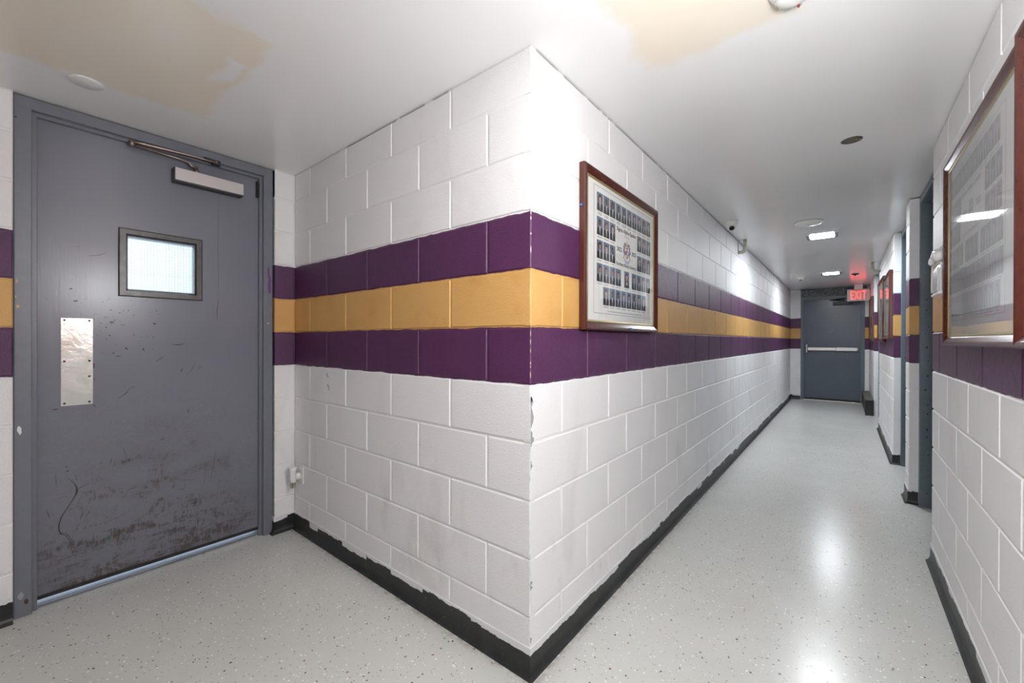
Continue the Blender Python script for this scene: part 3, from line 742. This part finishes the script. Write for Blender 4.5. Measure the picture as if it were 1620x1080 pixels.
g = M(); g.lathe([(.006, -.001), (.006, -.012), (.004, -.014)], 10, (.03, -.014, 0)); g.obj('screw', BRONZE, t)
t = empty('ceiling_plate', (.131, 8.23, H), 0, 'small black plate on the ceiling in front of the exit sign', 'ceiling plate')
g = M(); g.lathe([(.045, -.0005), (.046, -.008), (.034, -.014), (.0004, -.015)], 20); g.obj('cover', BLACK, t)
g = M(); g.lathe([(.012, -.0148), (.010, -.03), (.0004, -.032)], 12); g.obj('nozzle', DARK, t)

# conduit elbows
def conduit(name, x, y, wx, zb, label, sg):
    t = empty(name, (x, y, H), 0, label, 'conduit')
    r_ = .016; e = []
    for q in range(7):
        an = q / 6 * PH; e.append((sg * (.034 - .034 * math.cos(an)), 0, zb + .034 - .034 * math.sin(an) - H))
    g = M(); g.tube([(0, 0, -.0008), (0, 0, zb + .04 - H)], r_, 14); g.obj('pipe', BEIGE, t)
    g = M(); g.tube([(0, 0, zb + .05 - H)] + e, r_ * 1.22, 14); el = g.obj('elbow', BEIGE, t)
    if abs(wx - x) > .04:
        g = M(); g.tube([(sg * .034, 0, zb - H), (wx - x - sg * .0025, 0, zb - H)], r_, 14); g.obj('wall_stub', BEIGE, t)
    g = M(); g.tube([(wx - x - sg * .004, -.012, -.001), (wx - x - sg * .004, -.012, zb - H - .02)], .002, 6); g.tube([(0, -.012, -.003), (wx - x - sg * .004, -.012, -.003)], .002, 6)
    g.obj('wire', plain('wire_grey', s2l(150, 152, 152), .5), t)
conduit('pipe_elbow', xc + .062, 4.76, xc, 2.078, 'beige pipe elbow from the ceiling into the left hallway wall, behind the dome camera', -1)
conduit('pipe_elbow.001', xr - .078, 7.15, xr, 2.082, 'beige pipe elbow from the ceiling into the right hallway wall above the small frames', 1)

# ------------------------------------------------------------------ framed composites
CARD = (.0575, .0800)
_pm = {}
def portrait_mesh(sk, hr, kind, fancy):
    k = (sk, hr, kind, fancy)
    if k in _pm: return _pm[k]
    W_, H_ = CARD; g = M()
    def el(cx, cz, rx, rz_, y, mi, n=12, a0=0, a1=6.2832): g.poly([(cx + rx * math.cos(a0 + (a1 - a0) * q / n), y, cz + rz_ * math.sin(a0 + (a1 - a0) * q / n)) for q in range(n)], mi)
    g.box(0, W_, -.0003, 0, 0, H_, 0)
    if fancy:
        el(W_ / 2, .0545,   .0128 if kind < 2 else .0165, .0160 if kind < 2 else .0175, -.0004, 1)                 # hair behind
        if kind == 3: g.poly([(.012, -.0004, .05), (.009, -.0004, .018), (.049, -.0004, .018), (.046, -.0004, .05)], 1)
        g.poly([(.001, -.0005, .0), (.003, -.0005, .026), (.010, -.0005, .032), (.020, -.0005, .036), (.0375, -.0005, .036), (.0475, -.0005, .032), (.0545, -.0005, .026), (.0565, -.0005, .0)], 2)
        g.poly([(.0245, -.0006, .044), (.033, -.0006, .044), (.034, -.0006, .031), (.0235, -.0006, .031)], 5)    # neck
        if kind == 3: g.poly([(.014, -.0007, .027), (.044, -.0007, .027), (.036, -.0007, .013), (.022, -.0007, .013)], 5)
        else:
            g.poly([(.0220, -.0007, .0375), (.0355, -.0007, .0375), (.0305, -.0007, .004), (.0270, -.0007, .004)], 3)    # shirt
            g.poly([(.0276, -.0008, .0345), (.0300, -.0008, .0345), (.0302, -.0008, .006), (.0273, -.0008, .006)], 4)  # tie
        el(W_ / 2, .0510, .0098, .0132, -.0008, 5)                                                              # face
        el(W_ / 2, .0590, .0106, .0090, -.0009, 1, 10, .12, 3.02)                                               # fringe
        for sx in (-1, 1): el(W_ / 2 + sx * .0034, .0520, .0014, .0007, -.0010, 1, 6)                           # eyes
        g.poly([(W_ / 2 - .003, -.0010, .0458), (W_ / 2 + .003, -.0010, .0458), (W_ / 2, -.0010, .0448)], 6)
        if kind == 1: el(W_ / 2, .0440, .0068, .0045, -.0009, 1, 8, 3.3, 6.1)
    else:
        g.poly([(.005, -.0005, .0), (.016, -.0005, .026), (.042, -.0005, .026), (.053, -.0005, .0)], 2)
        el(W_ / 2, .047, .013, .018, -.0006, 5, 8); el(W_ / 2, .057, .0135, .009, -.0008, 1, 6, .1, 3.0)
    o = g.obj('portrait', [BACKDROP, HAIRS[hr], SUIT, SHIRT, TIE, SKINS[sk], REDINK]); me = o.data; bpy.data.objects.remove(o); _pm[k] = me; return me

def text(body, x, z, wd, hh, y, parent, mat=INK, bold=.015, shear=0):
    cu = bpy.data.curves.new('lettering', 'FONT'); cu.body = body; cu.size = 1; cu.offset = bold + (.012 if len(body) < 24 and mat is INK else 0); cu.align_x = 'CENTER'; cu.resolution_u = 2; cu.shear = shear
    to = bpy.data.objects.new('lettering', cu); COL.objects.link(to)
    dg = bpy.context.evaluated_depsgraph_get(); me = bpy.data.meshes.new_from_object(to.evaluated_get(dg)); bpy.data.objects.remove(to)
    xs = [v.co.x for v in me.vertices]; ys = [v.co.y for v in me.vertices]
    sx, sy = wd / (max(xs) - min(xs)), hh / (max(ys) - min(ys)); mx, my = (max(xs) + min(xs)) / 2, (max(ys) + min(ys)) / 2
    for v in me.vertices: v.co = (x + (v.co.x - mx) * sx, y, z + (v.co.y - my) * sy)
    me.materials.clear(); me.materials.append(mat)
    o = bpy.data.objects.new('lettering', me); COL.objects.link(o); o.parent = parent; return o

def crest(parent, cx, cz, y, s=1.0, faded=False):
    g = M()
    def P(pts, mi, k): g.poly([(cx + p * s, y - .0001 * k, cz + q * s) for p, q in pts], mi)
    rr = random.Random(2)
    # mantling: curling leaves both sides, blue with gold between
    for sx in (-1, 1):
        for i, (px, pz, rx, rz_, mi) in enumerate(((.022, .034, .012, .012, 0), (.036, .018, .010, .014, 0), (.040, -.004, .009, .016, 0), (.034, -.024, .009, .010, 1), (.030, .006, .008, .008, 1), (.018, .022, .006, .006, 1), (.038, .036, .006, .006, 1), (.040, -.036, .007, .006, 0), (.028, -.012, .007, .012, 0))):
            P([(sx * (px + rx * math.cos(q * .698) * (1 if q % 2 else .62)), pz + rz_ * math.sin(q * .698) * (1 if q % 2 else .62)) for q in range(9)], mi, 1 + i % 3)
    P([(-.022, .002), (.022, .002), (.022, -.018), (.012, -.034), (0, -.042), (-.012, -.034), (-.022, -.018)], 0, 5)          # shield
    P([(-.019, -.001), (0, -.001), (0, -.018), (-.019, -.017)], 2, 6); P([(0, -.001), (.019, -.001), (.019, -.017), (0, -.018)], 3, 6)
    P([(-.018, -.019), (0, -.019), (0, -.038), (-.011, -.031)], 3, 6); P([(0, -.019), (.018, -.019), (.011, -.031), (0, -.038)], 1, 6)
    P([(-.004, .010), (.004, .010), (.005, -.002), (-.005, -.002)], 2, 7)
    P([(-.020, .020), (.020, .020), (.016, .011), (-.016, .011)], 1, 7); P([(-.004, .052), (.004, .052), (.004, .011), (-.004, .011)], 1, 7)   # gold cross / wings
    P([(-.016, .034), (.016, .034), (.010, .027), (-.010, .027)], 1, 7)
    P([(-.0015, .064), (.0015, .064), (.002, .05), (-.002, .05)], 1, 8); P([(-.004, .04), (.004, .04), (.003, .034), (-.003, .034)], 2, 8)
    up_ = [(-.040, -.030), (-.030, -.044), (-.016, -.052), (0, -.056), (.016, -.052), (.030, -.044), (.040, -.030)]
    for i in range(6):
        (p0, q0), (p1, q1) = up_[i], up_[i + 1]
        P([(p0, q0), (p1, q1), (p1, q1 - .012), (p0, q0 - .012)], 3, 8)
        P([(p0, q0), (p1, q1), (p1, q1 - .002), (p0, q0 - .002)], 0, 9); P([(p0, q0 - .0105), (p1, q1 - .0105), (p1, q1 - .0125), (p0, q0 - .0125)], 0, 9)
    mats = [INK, GREYINK, GREYINK, GREYINK] if faded else [BLUEINK, GOLDINK, REDINK, SHIRT]
    return g.obj('crest', mats, parent)

def picture(name, rz, loc, wd, hh, label, dp=.031, rail=.036, group=None, rows=None, fancy=True, single=True, title=None, lines=None, pins=(), tilt=0):
    """origin at the middle of the bottom edge on the wall; local x to the viewer's right, front towards -y"""
    t = empty(name, loc, rz, label, 'picture frame', group)
    if tilt: t.rotation_euler = (tilt, 0, rz)
    f3 = lambda p, q, o: (p, -o, q)
    w2 = wd / 2
    sweep([(-w2, 0), (w2, 0), (w2, hh), (-w2, hh)], True, [(0, .001), (0, dp - .008), (.003, dp - .002), (.008, dp), (rail * .45, dp - .002), (rail - .004, dp - .010), (rail, dp - .013), (rail, .001)], f3, 'frame_rail', MAHOG, t)
    sweep([(-w2 + rail - .001, rail - .001), (w2 - rail + .001, rail - .001), (w2 - rail + .001, hh - rail + .001), (-w2 + rail - .001, hh - rail + .001)], True,
          [(0, .002), (0, dp - .012), (.003, dp - .0105), (.009, dp - .0125), (.009, .002)], f3, 'gilt_fillet', GILT, t)
    ins = rail + .007; py = -(dp - .016)
    g = M(); g.box(-w2 + ins, w2 - ins, py, -.002, ins, hh - ins); sheet = g.obj('print_sheet', PAPER, t)
    g = M(); g.box(-w2 + ins - .001, w2 - ins + .001, py - .0030, py - .0016, ins - .001, hh - ins + .001); g.obj('glass_pane', HAZY if rz < 0 else GLASS, t)
    y = py - .0003
    if lines:                                            # thin printed border
        x0, x1, z0, z1 = lines; g = M(); q = .0007
        for bx in ((x0, x1, z0 - q, z0 + q), (x0, x1, z1 - q, z1 + q), (x0 - q, x0 + q, z0, z1), (x1 - q, x1 + q, z0, z1)): g.box(bx[0], bx[1], y, py, bx[2], bx[3])
        g.obj('printed_border', INK, sheet)
    rr = random.Random(hash(label) % 1000 if False else len(label))
    gcap = M(); gall = M()
    for x0, ztop, n in rows or ():
        for i in range(n):
            px = x0 + i * .0634
            sk = rr.choices((0, 1, 2), (6, 3, 2))[0]; hr = rr.choice((0, 0, 1)); kd = rr.choices((0, 1, 2), (7, 2, 2))[0]
            if (x0, ztop, n) in SPECIAL: kd = 3
            me = portrait_mesh(sk, hr, kd, fancy)
            if single: inst(me, 'portrait', sheet, (px, py - .0001, ztop - .08))
            else:
                gall.v += []; o_ = len(gall.v); gall.v += [(v.co.x + px, v.co.y + py - .0001, v.co.z + ztop - .08) for v in me.vertices]
                for p_ in me.polygons: gall.f.append(tuple(o_ + v for v in p_.vertices)); gall.mi.append(p_.material_index); gall.sm.append(False)
            cw = rr.uniform(.026, .05)
            for ln in range(2 if ztop > 1.79 - loc[2] + .0 and n >= 10 else 1):
                q = px + .0287; zz_ = ztop - .0885 - ln * .007; seg = -cw / 2
                while seg < cw / 2:
                    l_ = rr.uniform(.003, .008); gcap.box(q + seg, q + min(seg + l_, cw / 2), y, py, zz_ - .0014, zz_ + .0014); seg += l_ + .0015
    if not single and gall.v: gall.obj('portrait_rows', [BACKDROP, HAIRS[1], SUIT, SHIRT, TIE, SKINS[0], REDINK], sheet)['kind'] = 'stuff'
    if gcap.v: gcap.obj('caption_lines', GREYINK, sheet)['kind'] = 'stuff'
    for args in title or (): text(args[0], args[1], args[2], args[3], args[4], y, sheet, args[5] if len(args) > 5 else INK)
    for (px, pz, side) in pins:
        g = M()
        axv, org = {'f': ((0, -1, 0), (px, -dp + .001, pz)), 'l': ((-1, 0, 0), (-w2 + .001, -.012, pz)), 'r': ((1, 0, 0), (w2 - .001, -.012, pz))}[side]
        g.lathe([(.004, 0), (.0045, .003), (.0055, .005), (.004, .0085), (.0004, .0095)], 12, org, axv); g.obj('push_pin', PINBLUE, t)
    return t, sheet

# frame A on the hallway's left wall: local x = world y - 1.914, local z = world z - 1.216
SPECIAL = set()
ya, za = 1.914, 1.216
A = lambda y, z_: (y - ya, z_ - za)
rowsA = [(1.620 - ya, 1.818 - za, 10), (1.620 - ya, 1.713 - za, 3), (2.066 - ya, 1.713 - za, 3), (1.620 - ya, 1.611 - za, 3), (2.066 - ya, 1.611 - za, 3),
         (1.620 - ya, 1.510 - za, 4), (1.907 - ya, 1.510 - za, 1), (1.998 - ya, 1.510 - za, 4), (1.682 - ya, 1.410 - za, 8)]
SPECIAL.add((1.907 - ya, 1.510 - za, 1))
tA = [('Sigma Alpha Epsilon', 1.937 - ya, 1.699 - za, .232, .026), ('ILLINOIS', 1.937 - ya, 1.677 - za, .06, .005, GREYINK), ('2022', 1.851 - ya, 1.607 - za, .058, .021, INK), ('2023', 2.023 - ya, 1.607 - za, .056, .021, INK),
      ('Northern Illinois University', 1.936 - ya, 1.535 - za, .238, .023), ('ALL PHOTOGRAPHS IN THIS COMPOSITE ARE THE PROPERTY OF THE CHAPTER'[:0] or '- - -- --- -- ---- --- --- -- ---- -- --- ---- -- ---', 1.93 - ya, 1.304 - za, .40, .004, GREYINK)]
pA, sA = picture('picture_frame', PH, (xc, ya, za), .842, .688, 'mahogany framed portrait composite with a blue and gold crest, near the outside wall corner',
                 rows=rowsA, title=tA, lines=(1.593 - ya, 2.276 - ya, 1.292 - za, 1.843 - za), pins=((0, 1.726 - za, 'l'), (0, 1.726 - za, 'r'), (1.95 - ya, .014, 'f')))
crest(sA, 1.937 - ya, 1.609 - za, -.0153, .92)
# frame B on the right wall: local x = -(y - 2.084)
yb_, zb_ = 2.084, 1.154
B = lambda y: -(y - yb_)
rowsB = [(B(2.497), 1.834 - zb_, 11), (B(2.497), 1.731 - zb_, 3), (B(1.970), 1.731 - zb_, 3), (B(2.51), 1.637 - zb_, 3), (B(1.970), 1.637 - zb_, 3),
         (B(2.524), 1.542 - zb_, 4), (B(2.239), 1.542 - zb_, 3), (B(2.020), 1.542 - zb_, 4), (B(2.524), 1.446 - zb_, 12), (B(2.49), 1.352 - zb_, 11)]
tB = [('Sigma Alpha Epsilon', B(2.16), 1.720 - zb_, .29, .024), ('2022', B(2.05), 1.645 - zb_, .06, .021), ('2021', B(2.25), 1.645 - zb_, .06, .021), ('Northern Illinois University', B(2.16), 1.566 - zb_, .24, .018)]
pB, sB = picture('picture_frame.001', -PH, (xr, yb_, zb_), .978, .772, 'large mahogany framed composite of portraits on the near right wall reflecting a ceiling light',
                 dp=.034, rows=rowsB, title=tB, lines=(B(2.555), B(1.755), 1.254 - zb_, 1.848 - zb_), pins=((0, 1.62 - zb_, 'r'), (0, 1.5 - zb_, 'l')))
crest(sB, B(2.155), 1.645 - zb_, -.0183, .72, True)
# frame C, cut by the right edge of the picture
yc_ = 1.02
picture('picture_frame.002', -PH, (xr, yc_, 1.154), .974, .745, 'reddish wooden picture frame cut off by the right edge of the photo', dp=.056, rows=[(-.40 + 0, .66, 12), (-.40, .56, 12), (-.40, .46, 12), (-.40, .36, 12), (-.36, .26, 11)],
        lines=(-.43, .43, .09, .69), fancy=False, single=False, pins=((0, .53, 'l'),))
# the three far frames on the right wall
rows1 = [(-.32, .52, 10), (-.32, .42, 10), (-.32, .32, 10), (-.32, .22, 10), (-.29, .14, 9)]
picture('picture_frame.003', -PH, (xr, 5.78, 1.196), .80, .665, 'brown picture frame nearest the doorway on the far right wall section, right one of two', rows=rows1, lines=(-.34, .34, .05, .56), fancy=False, single=False, dp=.033)
picture('picture_frame.004', -PH, (xr, 6.665, 1.162), .90, .745, 'brown picture frame hung left of its twin on the far right wall section', rows=[(a_, b_ + .06, n_) for a_, b_, n_ in rows1], lines=(-.38, .38, .07, .63), fancy=False, single=False, dp=.033)
picture('picture_frame.005', -PH, (xr, 9.03, 1.166), .80, .72, 'narrow looking brown picture frame beside the end door, above the black heater box', rows=rows1, lines=(-.34, .34, .05, .56), fancy=False, single=False, dp=.033)

# ------------------------------------------------------------------ wall phone
t = empty('wall_phone', (xr, 2.785, 1.388), -PH, 'white wall intercom phone with a curved handset beside the doorway', 'phone')   # local x = -(y-2.768)
g = M(); g.box(-.10, .10, -.026, -.001, 0, .145, bev=.004); g.box(-.102, .102, -.032, -.024, .0, .012, bev=.002); g.obj('body', WPLASTIC, t)
g = M(); g.box(-.085, .055, -.031, -.0255, .016, .128, bev=.004); g.obj('front_panel', plain('phone_panel', s2l(204, 208, 214), .25), t)
g = M()
for i in range(13): g.box(.0975, .1012, -.022, -.004, .018 + i * .009, .0225 + i * .009)
g.obj('vent_slots', BLACK, t)
g = M(); g.box(-.09, .09, -.030, -.002, .143, .150, bev=.002); g.obj('cradle', plain('cradle_cream', s2l(206, 196, 176), .5), t)
g = M(); pts = [(-.072, -.022, .178), (-.05, -.024, .194), (0, -.024, .203), (.05, -.024, .196), (.078, -.022, .180)]
g.tube(pts, [.014, .017, .018, .017, .014], 14); g.obj('handset', WPLASTIC, t)
for sx in (-1, 1):
    g = M(); g.lathe([(.014, -.022), (.021, -.006), (.0225, .010), (.018, .020), (.0005, .022)], 18, (sx * .074, -.024, .175), (sx * .3, 0, -1)); g.obj('earpiece' if sx < 0 else 'mouthpiece', WPLASTIC, t)
g = M(); g.tube([(-.08, -.03, .15), (-.092, -.03, .12), (-.097, -.03, .07), (-.096, -.03, .02)], .004, 8); g.obj('cord', plain('cord_cream', s2l(214, 206, 190), .5), t)

# ------------------------------------------------------------------ outlet plate and plug-in freshener
t = empty('outlet_plate', (-2.587, yc, .298), 0, 'white wall outlet plate low on the block wall beside the near door', 'outlet')
g = M(); g.box(-.036, .036, -.0065, -.0008, 0, .114, bev=.002); g.obj('plate', WPLASTIC, t)
g = M()
for z_ in (.032, .082): g.lathe([(.015, 0), (.015, .0015), (.0004, .0018)], 20, (0, -.0064, z_), (0, -1, 0))
g.obj('socket', IVORY, t)
screw(t, (0, -.0064, .057), (0, -1, 0), .003, IVORY)
t = empty('plug_in_freshener', (-2.590, yc - .007, .305), 0, 'white plug-in air freshener with a clear glass bulb in the low wall outlet', 'air freshener')
g = M(); g.lathe([(.019, 0), (.021, .004), (.021, .022), (.017, .028)], 20, (0, -.0015, .038), (0, -1, 0)); g.obj('plug', WPLASTIC, t)
g = M(); g.lathe([(.016, -.038), (.0185, -.02), (.018, .004), (.0195, .03), (.025, .052), (.023, .0525), (.014, .03)], 24, (0, -.043, .045)); g.obj('body', WPLASTIC, t)
g = M(); g.lathe([(.0004, -.034), (.012, -.033), (.0165, -.022), (.0165, -.006), (.010, 0), (.010, .01)], 20, (0, -.043, .006)); g.obj('glass_bulb', glass('bulb_glass', .02, (.8, .78, .74, 1)), t)
g = M(); g.tube([(0, -.043, -.022), (0, -.043, .008)], .003, 8); g.obj('wick', plain('wick_brown', s2l(150, 120, 90), .6), t)

# ------------------------------------------------------------------ baseboard heater box at the far right
t = empty('baseboard_heater', (.317, 9.33, 0), 0, 'black and grey baseboard heater box on the floor beside the end door', 'heater')
g = M(); g.box(-.050, .044, -.745, .745, .012, .235, bev=.004); g.obj('casing', plain('heater_black', s2l(34, 34, 34), .5, wear=.4), t)
g = M(); g.box(-.058, .048, -.765, .76, .236, .250, bev=.003); g.obj('top_cover', HEATER, t)
g = M(); g.box(-.056, -.0505, -.74, .74, .06, .21, bev=.002); g.obj('front_panel', plain('heater_brown', s2l(74, 60, 54), .5, wear=.5), t)
g = M(); g.box(-.054, .046, -.760, -.7455, .0, .235, bev=.002); g.obj('end_cap', BLACK, t)
g = M(); g.box(-.05, .04, -.7, .74, .0, .0115); g.obj('foot', BLACK, t)
